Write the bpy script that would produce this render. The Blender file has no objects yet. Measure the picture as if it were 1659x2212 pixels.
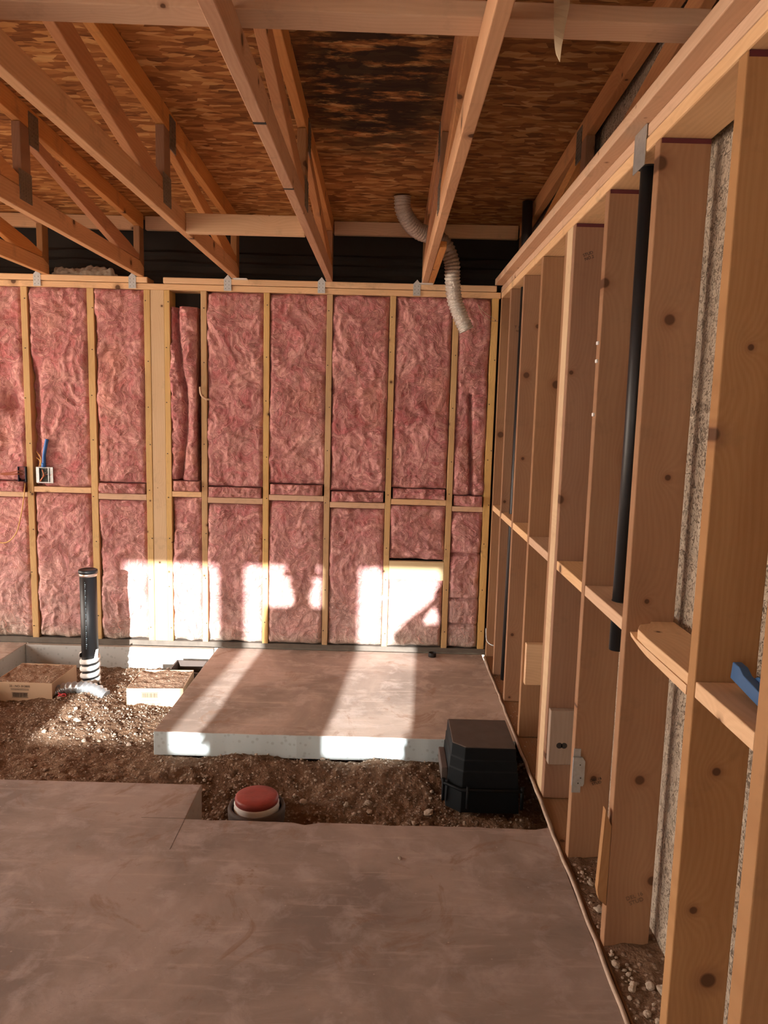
import bpy, bmesh, math, random
from mathutils import Vector, Matrix, noise
random.seed(7)
C = bpy.context.scene.collection
SC = bpy.context.scene

# ------------------------------------------------------------------ camera
F, PIT, YAW, ROLL, CX, CD, CH = 1609.0, .1317, -.0016, .0263, -.7062, 4.9117, 1.6118
fw = Vector((math.sin(YAW)*math.cos(PIT), math.cos(YAW)*math.cos(PIT), -math.sin(PIT)))
rt = Vector((math.cos(YAW), -math.sin(YAW), 0)); up = rt.cross(fw)
r2 = math.cos(ROLL)*rt + math.sin(ROLL)*up; u2 = -math.sin(ROLL)*rt + math.cos(ROLL)*up
cam = bpy.data.objects.new('camera', bpy.data.cameras.new('camera')); C.objects.link(cam)
m = Matrix((r2, u2, -fw)).transposed().to_4x4(); m.translation = Vector((CX, -CD, CH)); cam.matrix_world = m
cam.data.sensor_fit = 'VERTICAL'; cam.data.sensor_height = 36; cam.data.lens = F/2212*36
cam.data.clip_start = .02
SC.camera = cam
# ------------------------------------------------------------------ light
SC.view_settings.view_transform = 'Standard'; SC.view_settings.look = 'None'
SC.view_settings.gamma = 1; SC.view_settings.use_curve_mapping = False
SC.view_settings.exposure = 1.78
W = bpy.data.worlds.new('sky'); SC.world = W; W.use_nodes = True
bg = W.node_tree.nodes['Background']; bg.inputs[0].default_value = (1.0, .87, .755, 1); bg.inputs[1].default_value = 3.2
sd = bpy.data.lights.new('sun', 'SUN'); sun = bpy.data.objects.new('sun', sd); C.objects.link(sun)
sd.energy = 4.8; sd.angle = math.radians(.53); sd.color = (1, .98, .95)
SUNV = Vector((.085, 1, -.24)); sun.rotation_euler = SUNV.to_track_quat('-Z', 'Y').to_euler(); sun.location = (-2, -20, 8)

# ------------------------------------------------------------------ node helpers
def mat(name, rough=.8, metal=0):
    M = bpy.data.materials.new(name); M.use_nodes = True
    t = M.node_tree; b = t.nodes['Principled BSDF']; b.inputs['Roughness'].default_value = rough; b.inputs['Metallic'].default_value = metal
    return M, t, b
def nd(t, typ, ins=None, **kw):
    n = t.nodes.new(typ)
    for k, v in kw.items(): setattr(n, k, v)
    for k, v in (ins or {}).items():
        if isinstance(v, bpy.types.NodeSocket): t.links.new(v, n.inputs[k])
        else: n.inputs[k].default_value = v
    return n
def ma(t, op, a, b=0.0, c=0.0):
    n = t.nodes.new('ShaderNodeMath'); n.operation = op
    for i, v in enumerate((a, b, c)):
        if isinstance(v, bpy.types.NodeSocket): t.links.new(v, n.inputs[i])
        else: n.inputs[i].default_value = v
    return n.outputs[0]
def mix(t, f, a, b, mode='MIX'):
    n = t.nodes.new('ShaderNodeMix'); n.data_type = 'RGBA'; n.blend_type = mode
    for i, v in ((0, f), (6, a), (7, b)):
        if isinstance(v, bpy.types.NodeSocket): t.links.new(v, n.inputs[i])
        else: n.inputs[i].default_value = v if i == 0 else (*v[:3], 1)
    return n.outputs[2]
def mr(t, v, a, b, c=0., d=1.):
    n = nd(t, 'ShaderNodeMapRange', {0: v, 1: a, 2: b, 3: c, 4: d}); return n.outputs[0]
def vec(t, x, y, z=0.):
    return nd(t, 'ShaderNodeCombineXYZ', {0: x, 1: y, 2: z}).outputs[0]
def noi(t, v, s, det=4, rough=.55, dist=0.):
    return nd(t, 'ShaderNodeTexNoise', {'Vector': v, 'Scale': s, 'Detail': det, 'Roughness': rough, 'Distortion': dist}).outputs['Fac']
def ramp(t, f, pts):
    n = t.nodes.new('ShaderNodeValToRGB'); t.links.new(f, n.inputs[0]); e = n.color_ramp.elements
    while len(e) < len(pts): e.new(.5)
    for q, (p, c) in zip(e, pts): q.position = p; q.color = (*c, 1)
    return n.outputs[0]
def bump(t, b, h, s, d=.01):
    n = nd(t, 'ShaderNodeBump', {'Height': h, 'Strength': s, 'Distance': d}); t.links.new(n.outputs[0], b.inputs['Normal']); return n
def plain(name, col, rough=.6, metal=0, var=.12, sc=25, bmp=0.15):
    M, t, b = mat(name, rough, metal); tc = nd(t, 'ShaderNodeTexCoord').outputs['Object']
    n = noi(t, tc, sc, 5); t.links.new(mix(t, ma(t, 'MULTIPLY', n, 1), [c*(1-var) for c in col], [min(1, c*(1+var)) for c in col]), b.inputs['Base Color'])
    bump(t, b, n, bmp, .004); return M

def wood(name, along, across, c1, c2, dark=(.09, .04, .02), kn=3.4, ksize=.015, rough=.72):
    M, t, b = mat(name, rough)
    tc = nd(t, 'ShaderNodeTexCoord').outputs['Object']; s = nd(t, 'ShaderNodeSeparateXYZ', {0: tc})
    rnd = nd(t, 'ShaderNodeObjectInfo').outputs['Random']; off = ma(t, 'MULTIPLY', rnd, 37.0)
    g = lambda k: s.outputs['XYZ'.index(k)]
    al = ma(t, 'ADD', g(along), off)
    ac = g(across[0])
    for k in across[1:]: ac = ma(t, 'ADD', ac, g(k))
    ac2 = ma(t, 'ADD', ac, ma(t, 'MULTIPLY', rnd, 11.3))
    kv = vec(t, al, ac2)
    vo = nd(t, 'ShaderNodeTexVoronoi', {'Vector': kv, 'Scale': kn, 'Randomness': .9}, voronoi_dimensions='2D')
    d = ma(t, 'DIVIDE', vo.outputs['Distance'], kn)
    sizev = nd(t, 'ShaderNodeSeparateColor', {0: vo.outputs['Color']}).outputs[0]
    ks = ma(t, 'MULTIPLY', ma(t, 'ADD', sizev, .15), ksize)
    knot = ma(t, 'MULTIPLY', mr(t, ma(t, 'DIVIDE', d, ks), .8, 1.15, 1, 0), mr(t, sizev, .1, .2))
    halo = mr(t, ma(t, 'DIVIDE', d, ks), 1., 2.6, .55, 0)
    warp = ma(t, 'MULTIPLY', ma(t, 'DIVIDE', .0025, ma(t, 'ADD', d, .02)), 1.0)
    n1 = noi(t, vec(t, ma(t, 'MULTIPLY', al, 1.3), ma(t, 'MULTIPLY', ac2, 9.)), 1., 3)
    ph = ma(t, 'ADD', ma(t, 'MULTIPLY', ma(t, 'ADD', ac2, warp), 420.), ma(t, 'MULTIPLY', n1, 26.))
    ring = ma(t, 'MULTIPLY_ADD', ma(t, 'SINE', ph), .5, .5)
    fine = noi(t, vec(t, ma(t, 'MULTIPLY', al, 14.), ma(t, 'MULTIPLY', ac2, 500.)), 1., 3)
    big = noi(t, vec(t, ma(t, 'MULTIPLY', al, 1.1), ma(t, 'MULTIPLY', ac2, 7.), rnd), 1.4, 3)
    f = ma(t, 'ADD', ma(t, 'MULTIPLY', ring, .10), ma(t, 'ADD', ma(t, 'MULTIPLY', fine, .25), ma(t, 'MULTIPLY', big, .65)))
    col = mix(t, mr(t, f, .25, .75), c1, c2)
    hsv = nd(t, 'ShaderNodeHueSaturation', {'Hue': ma(t, 'MULTIPLY_ADD', rnd, .012, .494), 'Saturation': ma(t, 'MULTIPLY_ADD', rnd, .2, .9), 'Value': ma(t, 'MULTIPLY_ADD', rnd, .25, .88), 'Color': col}).outputs[0]
    col = mix(t, halo, hsv, [x*2.6 for x in dark]); col = mix(t, ma(t, 'MULTIPLY', knot, .9), col, dark)
    gr = noi(t, tc, 5., 5, .7); col = mix(t, mr(t, gr, .56, .74, 0, .35), col, (.13, .085, .055))
    t.links.new(col, b.inputs['Base Color']); b.inputs['Specular IOR Level'].default_value = .25
    bump(t, b, ma(t, 'ADD', f, ma(t, 'MULTIPLY', knot, -.6)), .25, .002)
    return M
WA, WB = (.62, .39, .23), (.80, .56, .36)
RA, RB = (.54, .29, .155), (.76, .47, .27)
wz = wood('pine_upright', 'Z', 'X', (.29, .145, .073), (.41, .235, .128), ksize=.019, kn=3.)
wzb = wood('pine_upright_yellow', 'Z', 'X', (.52, .33, .14), (.72, .50, .25), kn=4, ksize=.008)
wy = wood('fir_lengthwise', 'Y', 'XZ', RA, RB, kn=2.6)
wx = wood('pine_crosswise', 'X', 'ZY', WA, WB, kn=3.)
wyb = wood('pine_lengthwise', 'Y', 'XZ', WA, WB, kn=3.)
wpost = wood('pale_post', 'Z', 'X', (.60, .42, .25), (.74, .56, .36), kn=3, ksize=.006)
wred = wood('red_fir_web', 'Y', 'XZ', (.50, .22, .09), (.70, .37, .17), kn=2.)

def osb():
    M, t, b = mat('osb_sheathing', .75); tc = nd(t, 'ShaderNodeTexCoord').outputs['Object']
    cols = None; H = None
    for i, (ang, s1, s2) in enumerate(((.2, 11, 38), (-.6, 12, 42), (.95, 13, 44))):
        wn = nd(t, 'ShaderNodeTexNoise', {'Vector': tc, 'Scale': 9.+i*3, 'Detail': 2}).outputs['Color']
        wv = nd(t, 'ShaderNodeVectorMath', {0: wn, 'Scale': .03}, operation='SCALE').outputs[0]
        av = nd(t, 'ShaderNodeVectorMath', {0: tc, 1: wv}, operation='ADD').outputs[0]
        mp = nd(t, 'ShaderNodeMapping', {'Vector': av, 'Rotation': (0, 0, ang), 'Location': (i*3.3, i*1.7, 0), 'Scale': (s1, s2, 1)}).outputs[0]
        v = nd(t, 'ShaderNodeTexVoronoi', {'Vector': mp, 'Scale': 1.}, voronoi_dimensions='2D')
        sc = nd(t, 'ShaderNodeSeparateColor', {0: v.outputs['Color']})
        c = ramp(t, sc.outputs[0], [(0, (.15, .05, .017)), (.22, (.30, .11, .033)), (.5, (.44, .18, .055)), (.8, (.66, .33, .11)), (1, (.88, .56, .24))])
        if cols is None: cols, H = c, sc.outputs[1]
        else:
            msk = ma(t, 'GREATER_THAN', sc.outputs[2], .45); cols = mix(t, msk, cols, c); H = ma(t, 'ADD', H, ma(t, 'MULTIPLY', sc.outputs[1], msk))
    fn = noi(t, nd(t, 'ShaderNodeMapping', {'Vector': tc, 'Scale': (14, 90, 1)}).outputs[0], 1., 4)
    cols = mix(t, .30, cols, ramp(t, fn, [(.25, (.12, .05, .02)), (.7, (.62, .32, .12))]))
    # mould and water stain between two trusses
    s = nd(t, 'ShaderNodeSeparateXYZ', {0: tc})
    damp = mr(t, noi(t, tc, 1.1, 4), .42, .62); right = mr(t, s.outputs[0], -1.2, -.3)
    cols = mix(t, ma(t, 'MULTIPLY', ma(t, 'MAXIMUM', ma(t, 'MULTIPLY', damp, .3), ma(t, 'MULTIPLY', right, .8)), .9), cols, mix(t, .5, cols, (.035, .015, .006)))
    dx = ma(t, 'DIVIDE', ma(t, 'ADD', s.outputs[0], .80), .42); dy = ma(t, 'DIVIDE', ma(t, 'ADD', s.outputs[1], 1.75), .8)
    rr = ma(t, 'SQRT', ma(t, 'ADD', ma(t, 'MULTIPLY', dx, dx), ma(t, 'MULTIPLY', dy, dy)))
    stain = ma(t, 'MULTIPLY', mr(t, rr, .5, 1.3, 1, 0), mr(t, noi(t, nd(t, 'ShaderNodeMapping', {'Vector': tc, 'Scale': (3, 9, 1)}).outputs[0], 1.3, 6, .7), .40, .50))
    cols = mix(t, ma(t, 'MULTIPLY', stain, .93), cols, (.012, .009, .007))
    t.links.new(cols, b.inputs['Base Color']); bump(t, b, H, .5, .003); b.inputs['Specular IOR Level'].default_value = .2
    return M
M_osb = osb()

def concrete(name, dust, clean, dusty=True):
    M, t, b = mat(name, .85); tc = nd(t, 'ShaderNodeTexCoord').outputs['Object']
    n1 = noi(t, tc, 1.6, 6, .62, .6); n2 = noi(t, tc, 7., 6, .65, .4); n3 = noi(t, tc, 60., 4)
    st = noi(t, nd(t, 'ShaderNodeMapping', {'Vector': tc, 'Rotation': (0, 0, .7), 'Scale': (3, 22, 1)}).outputs[0], 1.2, 5, .6, .5)
    dark = [c*.62 for c in dust]; light = [min(1, c*1.45) for c in dust]
    c = mix(t, mr(t, n1, .40, .60), dark, dust); c = mix(t, mr(t, n2, .5, .66, 0, .6), c, (dust[0]*1.25, dust[1]*1.32, dust[2]*1.42))
    c = mix(t, mr(t, st, .56, .75, 0, .5), c, light); c = mix(t, mr(t, noi(t, tc, 3.1, 6, .7, 2.), .57, .66, 0, .55), c, (dust[0]*.62, dust[1]*.47, dust[2]*.36))
    sp = nd(t, 'ShaderNodeTexVoronoi', {'Vector': tc, 'Scale': 15.}); spd = mr(t, sp.outputs['Distance'], .03, .06, 1, 0)
    c = mix(t, ma(t, 'MULTIPLY', spd, .5), c, light)
    ck = nd(t, 'ShaderNodeTexNoise', {'Vector': nd(t, 'ShaderNodeMapping', {'Vector': tc, 'Rotation': (0, 0, .9), 'Scale': (2.5, 9, 1)}).outputs[0], 'Scale': 2., 'Detail': 2}).outputs['Fac']
    cr = mr(t, ma(t, 'ABSOLUTE', ma(t, 'SUBTRACT', ck, .5)), .0, .004, 1, 0); cr = ma(t, 'MULTIPLY', cr, mr(t, n2, .52, .58)); c = mix(t, ma(t, 'MULTIPLY', cr, .55), c, dark)
    ag = nd(t, 'ShaderNodeTexVoronoi', {'Vector': tc, 'Scale': 42.}); agm = ma(t, 'MULTIPLY', mr(t, ag.outputs['Distance'], .25, .4, 1, 0), ma(t, 'GREATER_THAN', nd(t, 'ShaderNodeSeparateColor', {0: ag.outputs['Color']}).outputs[0], .55))
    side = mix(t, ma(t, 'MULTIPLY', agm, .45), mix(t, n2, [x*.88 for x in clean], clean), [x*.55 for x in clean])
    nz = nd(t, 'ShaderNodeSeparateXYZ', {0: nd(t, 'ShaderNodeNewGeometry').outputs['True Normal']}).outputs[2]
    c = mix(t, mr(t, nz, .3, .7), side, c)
    t.links.new(c, b.inputs['Base Color']); bump(t, b, ma(t, 'ADD', ma(t, 'MULTIPLY', n2, .6), ma(t, 'MULTIPLY', n3, .25)), .35, .006); return M
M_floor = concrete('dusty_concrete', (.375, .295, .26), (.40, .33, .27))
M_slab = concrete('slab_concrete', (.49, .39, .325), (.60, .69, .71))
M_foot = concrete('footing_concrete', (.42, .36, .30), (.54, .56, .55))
def dirt(name, a, b_, c_):
    M, t, b = mat(name, .95); tc = nd(t, 'ShaderNodeTexCoord').outputs['Object']
    n = noi(t, tc, 3., 7, .7); v = nd(t, 'ShaderNodeTexVoronoi', {'Vector': tc, 'Scale': 55.})
    k = nd(t, 'ShaderNodeSeparateColor', {0: v.outputs['Color']}).outputs[0]
    c = mix(t, mr(t, n, .38, .62), a, b_); peb = ma(t, 'MULTIPLY', mr(t, k, .45, .6), mr(t, v.outputs['Distance'], .25, .5, 1, 0)); c = mix(t, peb, c, c_)
    n2 = noi(t, tc, 140., 4); c = mix(t, mr(t, n2, .3, .7, 0, .5), c, a)
    t.links.new(c, b.inputs['Base Color']); b.inputs['Specular IOR Level'].default_value = .1
    bump(t, b, ma(t, 'ADD', ma(t, 'MULTIPLY', peb, .5), ma(t, 'ADD', n2, ma(t, 'MULTIPLY', noi(t, tc, 40., 5), 1.5))), .9, .012); return M
M_dirt = dirt('brown_dirt', (.125, .068, .038), (.27, .175, .115), (.44, .33, .25))
M_stone = plain('crushed_stone', (.40, .32, .25), .9, 0, .35, 8)
M_ground = plain('outdoor_ground', (.74, .64, .54), .95, 0, .2, 1)
def stucco():
    M, t, b = mat('stucco', .95); tc = nd(t, 'ShaderNodeTexCoord').outputs['Object']
    n = noi(t, tc, 26., 6, .6, .8); v = noi(t, tc, 70., 4, .6, 1.5)
    pit = mr(t, v, .46, .41, 0, 1); big = mr(t, noi(t, tc, 3.), .35, .65)
    c = mix(t, n, (.50, .41, .31), (.68, .58, .46)); c = mix(t, ma(t, 'MULTIPLY', pit, ma(t, 'MULTIPLY_ADD', big, .5, .4)), c, (.15, .10, .06))
    t.links.new(c, b.inputs['Base Color']); bump(t, b, ma(t, 'SUBTRACT', n, ma(t, 'MULTIPLY', pit, .9)), 1., .02); return M
M_stucco = stucco()
def insul():
    M, t, b = mat('pink_fibreglass', 1.); tc = nd(t, 'ShaderNodeTexCoord').outputs['Object']; geo = nd(t, 'ShaderNodeNewGeometry')
    rnd = nd(t, 'ShaderNodeObjectInfo').outputs['Random']
    p = nd(t, 'ShaderNodeVectorMath', {0: tc, 1: vec(t, ma(t, 'MULTIPLY', rnd, 9), rnd, ma(t, 'MULTIPLY', rnd, 17))}, operation='ADD').outputs[0]
    n1 = noi(t, p, 5., 6, .65, 1.); n2 = noi(t, p, 7., 9, .66, 2.2)
    n3 = noi(t, nd(t, 'ShaderNodeMapping', {'Vector': p, 'Scale': (60, 60, 7)}).outputs[0], 1., 4, .6, 2.5)
    rid = mr(t, ma(t, 'ABSOLUTE', ma(t, 'SUBTRACT', n2, .5)), 0, .05, 1, 0)
    c = ramp(t, n1, [(.3, (.56, .19, .20)), (.5, (.70, .30, .30)), (.68, (.79, .42, .38))])
    c = mix(t, ma(t, 'MULTIPLY', mr(t, n2, .48, .66), .55), c, (.93, .58, .52))
    c = mix(t, mr(t, n2, .45, .34, 0, .55), c, (.46, .12, .13)); c = mix(t, mr(t, n3, .55, .75, 0, .35), c, (.86, .50, .44)); c = mix(t, ma(t, 'MULTIPLY', rid, .12), c, (.95, .70, .60))
    c = mix(t, mr(t, noi(t, p, 2.6, 4), .55, .68, 0, .35), c, (.70, .33, .22))
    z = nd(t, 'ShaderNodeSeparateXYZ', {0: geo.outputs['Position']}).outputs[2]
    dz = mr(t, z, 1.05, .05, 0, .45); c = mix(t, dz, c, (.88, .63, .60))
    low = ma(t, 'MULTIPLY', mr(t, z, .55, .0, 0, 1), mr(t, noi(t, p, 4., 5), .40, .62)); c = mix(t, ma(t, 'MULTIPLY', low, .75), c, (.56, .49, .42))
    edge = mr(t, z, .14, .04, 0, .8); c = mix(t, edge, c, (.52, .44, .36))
    t.links.new(c, b.inputs['Base Color']); b.inputs['Specular IOR Level'].default_value = .05
    h = ma(t, 'ADD', ma(t, 'MULTIPLY', n2, 1.), ma(t, 'ADD', ma(t, 'MULTIPLY', n3, .3), ma(t, 'MULTIPLY', rid, .25)))
    bump(t, b, h, .75, .025); return M
M_ins = insul()
M_wisp = plain('fibre_wisps', (.88, .50, .44), 1., 0, .1)
M_paper = plain('black_building_paper', (.018, .015, .013), .85, 0, .4, 6, .5)
M_abs = plain('black_plastic_pipe', (.010, .011, .013), .45, 0, .2)
M_box = plain('black_moulded_plastic', (.006, .008, .010), .6, 0, .25, 30)
M_box.node_tree.nodes['Principled BSDF'].inputs['Specular IOR Level'].default_value = .15
M_boxtop = plain('dusty_plastic_top', (.085, .064, .054), .85, 0, .35, 14)
M_galv = plain('galvanised_steel', (.52, .55, .56), .42, .75, .3, 60)
M_gang = plain('nail_plate', (.23, .20, .17), .5, .6, .4, 120)
M_foil = None
def foil():
    M, t, b = mat('crinkled_foil', .28, .85); tc = nd(t, 'ShaderNodeTexCoord').outputs['Object']
    n = noi(t, tc, 90., 5, .6, 1.); t.links.new(mix(t, n, (.55, .52, .47), (.90, .87, .82)), b.inputs['Base Color']); bump(t, b, n, .9, .01); return M
M_foil = foil()
M_white = plain('white_plastic', (.75, .77, .77), .55, 0, .05)
M_foam = plain('white_foam_wrap', (.72, .70, .67), .8, 0, .12)
M_red = plain('red_test_plug', (.30, .045, .035), .5, 0, .35, 30, .5)
M_ragr = plain('red_plastic_scrap', (.6, .05, .06), .5)
M_ring = plain('brown_metal_ring', (.10, .075, .065), .7, .2)
M_card = plain('brown_cardboard', (.52, .36, .235), .85, 0, .07, 9, .1)
M_ink = plain('black_ink', (.025, .022, .02), .8)
M_inkb = plain('pale_blue_print', (.35, .5, .6), .7)
M_blue = plain('blue_conduit', (.03, .16, .50), .5)
M_blue2 = plain('blue_plastic_bracket', (.04, .12, .28), .45)
M_yel = plain('yellow_wire', (.80, .48, .16), .6)
M_cu = plain('copper_wire', (.45, .16, .08), .4, .5)
M_dkbl = plain('dark_blue_box', (.008, .018, .05), .5)
M_tape = plain('tan_paper_strip', (.62, .52, .36), .7)
M_rag = plain('grey_batt_scrap', (.36, .31, .25), 1., 0, .4, 30, 1.)
M_black = plain('black_rubber', (.02, .02, .02), .7)
M_purple = plain('purple_primer', (.10, .012, .02), .6)
M_wallf = plain('bare_boards', (.26, .17, .11), .85, 0, .15, 4)
M_skin = plain('skin', (.52, .30, .20), .55); M_shirt = plain('grey_shirt', (.18, .20, .23), .9); M_jean = plain('blue_jeans', (.06, .09, .17), .9)
M_hair = plain('dark_hair', (.03, .02, .015), .7); M_hat = plain('straw_hat', (.55, .42, .24), .9); M_boot = plain('work_boots', (.12, .07, .04), .7)

# ------------------------------------------------------------------ mesh helpers
def add_box(bm, x0, x1, y0, y1, z0, z1):
    v = [bm.verts.new(p) for p in ((x0,y0,z0),(x1,y0,z0),(x1,y1,z0),(x0,y1,z0),(x0,y0,z1),(x1,y0,z1),(x1,y1,z1),(x0,y1,z1))]
    for f in ((0,3,2,1),(4,5,6,7),(0,1,5,4),(1,2,6,5),(2,3,7,6),(3,0,4,7)): bm.faces.new([v[i] for i in f])
    return v
def add_prism(bm, pts, ax, a, b):
    def P(p, h): return {0: (h, p[0], p[1]), 1: (p[0], h, p[1]), 2: (p[0], p[1], h)}[ax]
    A = [bm.verts.new(P(p, a)) for p in pts]; B = [bm.verts.new(P(p, b)) for p in pts]; n = len(pts)
    bm.faces.new(A); bm.faces.new(B[::-1])
    for i in range(n): bm.faces.new([A[i], B[i], B[(i+1) % n], A[(i+1) % n]])
def add_tube(bm, pts, rad, seg=12, cap=True):
    pts = [Vector(p) for p in pts]; n = len(pts); rads = rad if isinstance(rad, (list, tuple)) else [rad]*n
    rings = []; ref = None
    for i, p in enumerate(pts):
        d = (pts[min(i+1, n-1)] - pts[max(i-1, 0)]).normalized()
        if ref is None: ref = Vector((0, 0, 1)) if abs(d.z) < .9 else Vector((1, 0, 0))
        a = (ref - d*ref.dot(d)).normalized(); ref = a; b = d.cross(a)
        rings.append([bm.verts.new(p + (a*math.cos(2*math.pi*k/seg) + b*math.sin(2*math.pi*k/seg))*rads[i]) for k in range(seg)])
    for i in range(n-1):
        for k in range(seg): 
            f = bm.faces.new([rings[i][k], rings[i][(k+1) % seg], rings[i+1][(k+1) % seg], rings[i+1][k]]); f.smooth = True
    if cap: bm.faces.new(rings[0][::-1]); bm.faces.new(rings[-1])
def lathe(bm, prof, cx, cy, seg=40, ax=2):
    R = []
    for r, z in prof: R.append([bm.verts.new((cx + r*math.cos(2*math.pi*k/seg), cy + r*math.sin(2*math.pi*k/seg), z)) for k in range(seg)])
    for i in range(len(R)-1):
        for k in range(seg): f = bm.faces.new([R[i][k], R[i][(k+1) % seg], R[i+1][(k+1) % seg], R[i+1][k]]); f.smooth = True
    if prof[-1][0] > 0: bm.faces.new(R[-1])
    if prof[0][0] > 0: bm.faces.new(R[0][::-1])
def smooth_path(pts, n=8):
    pts = [Vector(p) for p in pts]; out = []
    P = [pts[0]] + pts + [pts[-1]]
    for i in range(1, len(P)-2):
        for k in range(n):
            u = k/n; a, b, c, d = P[i-1], P[i], P[i+1], P[i+2]
            out.append(.5*((2*b) + (c-a)*u + (2*a-5*b+4*c-d)*u*u + (3*b-a-3*c+d)*u**3))
    out.append(pts[-1]); return out
def BM(): return bmesh.new()
def obj(name, bm, m, parent=None, base=None, bevel=0):
    bmesh.ops.recalc_face_normals(bm, faces=bm.faces[:])
    vs = [v.co for v in bm.verts]
    if base is None:
        base = Vector(((min(v.x for v in vs)+max(v.x for v in vs))/2, (min(v.y for v in vs)+max(v.y for v in vs))/2, min(v.z for v in vs)))
    base = Vector(base)
    for v in bm.verts: v.co -= base
    me = bpy.data.meshes.new(name); bm.to_mesh(me); bm.free(); me.materials.append(m)
    o = bpy.data.objects.new(name, me); C.objects.link(o)
    if parent: o.parent = parent; o.location = base - WL[parent.name]; WL[o.name] = base
    else: o.location = base; WL[o.name] = base
    if bevel:
        md = o.modifiers.new('bevel', 'BEVEL'); md.width = bevel; md.segments = 2; md.limit_method = 'ANGLE'
    return o
WL = {}
def tag(o, label, cat, group=None):
    o['label'] = label; o['category'] = cat
    if group: o['group'] = group
    return o
def struct(o): o['kind'] = 'structure'; return o
def thing(name, label, cat, base, group=None):
    o = bpy.data.objects.new(name, None); C.objects.link(o); o.location = base; WL[o.name] = Vector(base); o.empty_display_size = .1
    return tag(o, label, cat, group)
def box(name, d, m, parent=None, bevel=.002, jit=0):
    bm = BM(); add_box(bm, *d)
    if jit:
        for v in bm.verts: v.co += Vector((random.uniform(-jit, jit), 0, 0))
    return obj(name, bm, m, parent, None, bevel)

# ------------------------------------------------------------------ setting
LX = -6.6; RW = .166
struct(box('wall_right', (RW, RW+.15, -7.4, .3, -.7, 3.3), M_stucco, bevel=0))
struct(box('wall_back', (LX, RW, .14, .2, -.05, 2.83), M_paper, bevel=0))
bm = BM(); add_prism(bm, [(.32, 2.825-.0128), (-7.4, 2.825+.296), (-7.4, 2.836+.296), (.32, 2.836-.0128)], 0, LX-.2, .34)
struct(obj('ceiling', bm, M_osb, base=(0, 0, 2.8)))
# front wall behind the camera with three window openings
WX = [(-3.07, -2.435), (-2.257, -1.735), (-1.486, -.94)]; WZ0, WZ1 = 1.302, 2.327
bm = BM(); add_box(bm, -5.3, .16, -7.32, -7.2, -.6, WZ0); add_box(bm, LX-.1, .16, -7.32, -7.2, WZ1, 3.15)
xs = [-5.3] + [v for w in WX for v in w] + [.16]
add_box(bm, LX-.1, -6.4, -7.32, -7.2, -.6, WZ1)  # leaves an unseen doorway gap, added so sunlit floor bounces light indoors
for i in range(0, 8, 2): add_box(bm, xs[i], xs[i+1], -7.32, -7.2, WZ0, WZ1)
struct(obj('wall_front', bm, M_wallf))
struct(box('wall_left', (LX-.12, LX, -7.2, -4.2, -.6, 3.1), M_wallf, bevel=0)); struct(box('wall_left', (LX-.12, LX, -4.2, .2, 2.6, 3.1), M_wallf, bevel=0))
struct(box('ground', (-40, 40, -40, 30, -.7, -.6), M_ground, bevel=0)); struct(box('ground', (-30, LX-.13, -20, 10, -.59, -.10), M_ground, bevel=0))  # unseen ground; raised pale pad outside the left opening added to bounce light in
# main floor slab (L shape)
bm = BM()
ed = [(-1.466, -2.15)]
random.seed(3)
x = -1.40
while x < -.08:
    ed.append((x, -2.15 - abs(random.gauss(0, .004)) - (.014 if -1.03 < x < -.97 else 0))); x += random.uniform(.02, .07)
ed.append((-.022, -2.14))
poly = [(LX, -7.2), (-.022, -7.2)] + ed[::-1] + [(-1.468, -1.875), (LX, -1.885)]
add_prism(bm, poly, 2, -.22, 0)
fl = struct(obj('floor', bm, M_floor, base=(0, 0, 0), bevel=.004))
bm = BM(); add_box(bm, -1.64, -1.466, -2.1505, -2.1485, -.001, .0006); add_box(bm, -1.467, -1.4655, -2.36, -2.15, -.001, .0006)
obj('crack', bm, M_ring, fl)

# far slab
bm = BM(); fr = []
x = -1.84
while x < -.03: fr.append((x, -1.358 + random.uniform(-.002, .002))); x += .06
add_prism(bm, fr + [(-.022, -1.358), (-.022, -.003), (-1.822, -.003)], 2, -.125, 0)
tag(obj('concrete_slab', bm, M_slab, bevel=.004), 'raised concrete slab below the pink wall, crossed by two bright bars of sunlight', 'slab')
tag(box('concrete_slab', (LX, -3.12, -1.75, -.003, -.25, 0), M_slab, bevel=.004), 'corner of concrete slab at the left edge behind the cardboard box', 'slab')
tag(box('concrete_footing', (-3.119, -1.845, -.04, .0, -.3, -.002), M_foot, bevel=.004), 'pale concrete footing face behind the black standpipe', 'footing')

# dirt
def dh(x, y):
    h = -.15
    h += .05*math.exp(-((x+2.45)**2/.10 + (y+.62)**2/.06)) + .025*math.exp(-((x+2.1)**2/.3 + (y+1.0)**2/.05))
    s = max(0, min(1, (-1.45-y)/.35)); 
    h -= .07*s*max(0, min(1, (x+1.9)/.4)); h -= .06*max(0,min(1,(-1.8-y)/.1)); h += .02*math.exp(-((x+1.0)**2/.5+(y+1.45)**2/.01))
    if x > -.42: h -= .0
    h += .022*math.exp(-((y+1.40)**2/.006))*max(0, min(1, (x+2.0)/.3))
    return h
bm = BM(); nx, ny = 345, 250; X0, X1, Y0, Y1 = -3.6, .16, -2.2, -.0
V = []
for j in range(ny+1):
    row = []
    for i in range(nx+1):
        x = X0 + (X1-X0)*i/nx; y = Y0 + (Y1-Y0)*j/ny; p = Vector((x, y, 0))
        h = dh(x, y) + .022*noise.fractal(p*3.3, 1, 2, 4) + .011*noise.fractal(p*14, .8, 2, 4)
        r = noise.noise(Vector((x*16, y*22, 3))); h += .010*max(0, r) + .006*noise.noise(p*60)
        if x < -3.08: h = min(h, -.14)
        row.append(bm.verts.new((x, y, h)))
    V.append(row)
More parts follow.
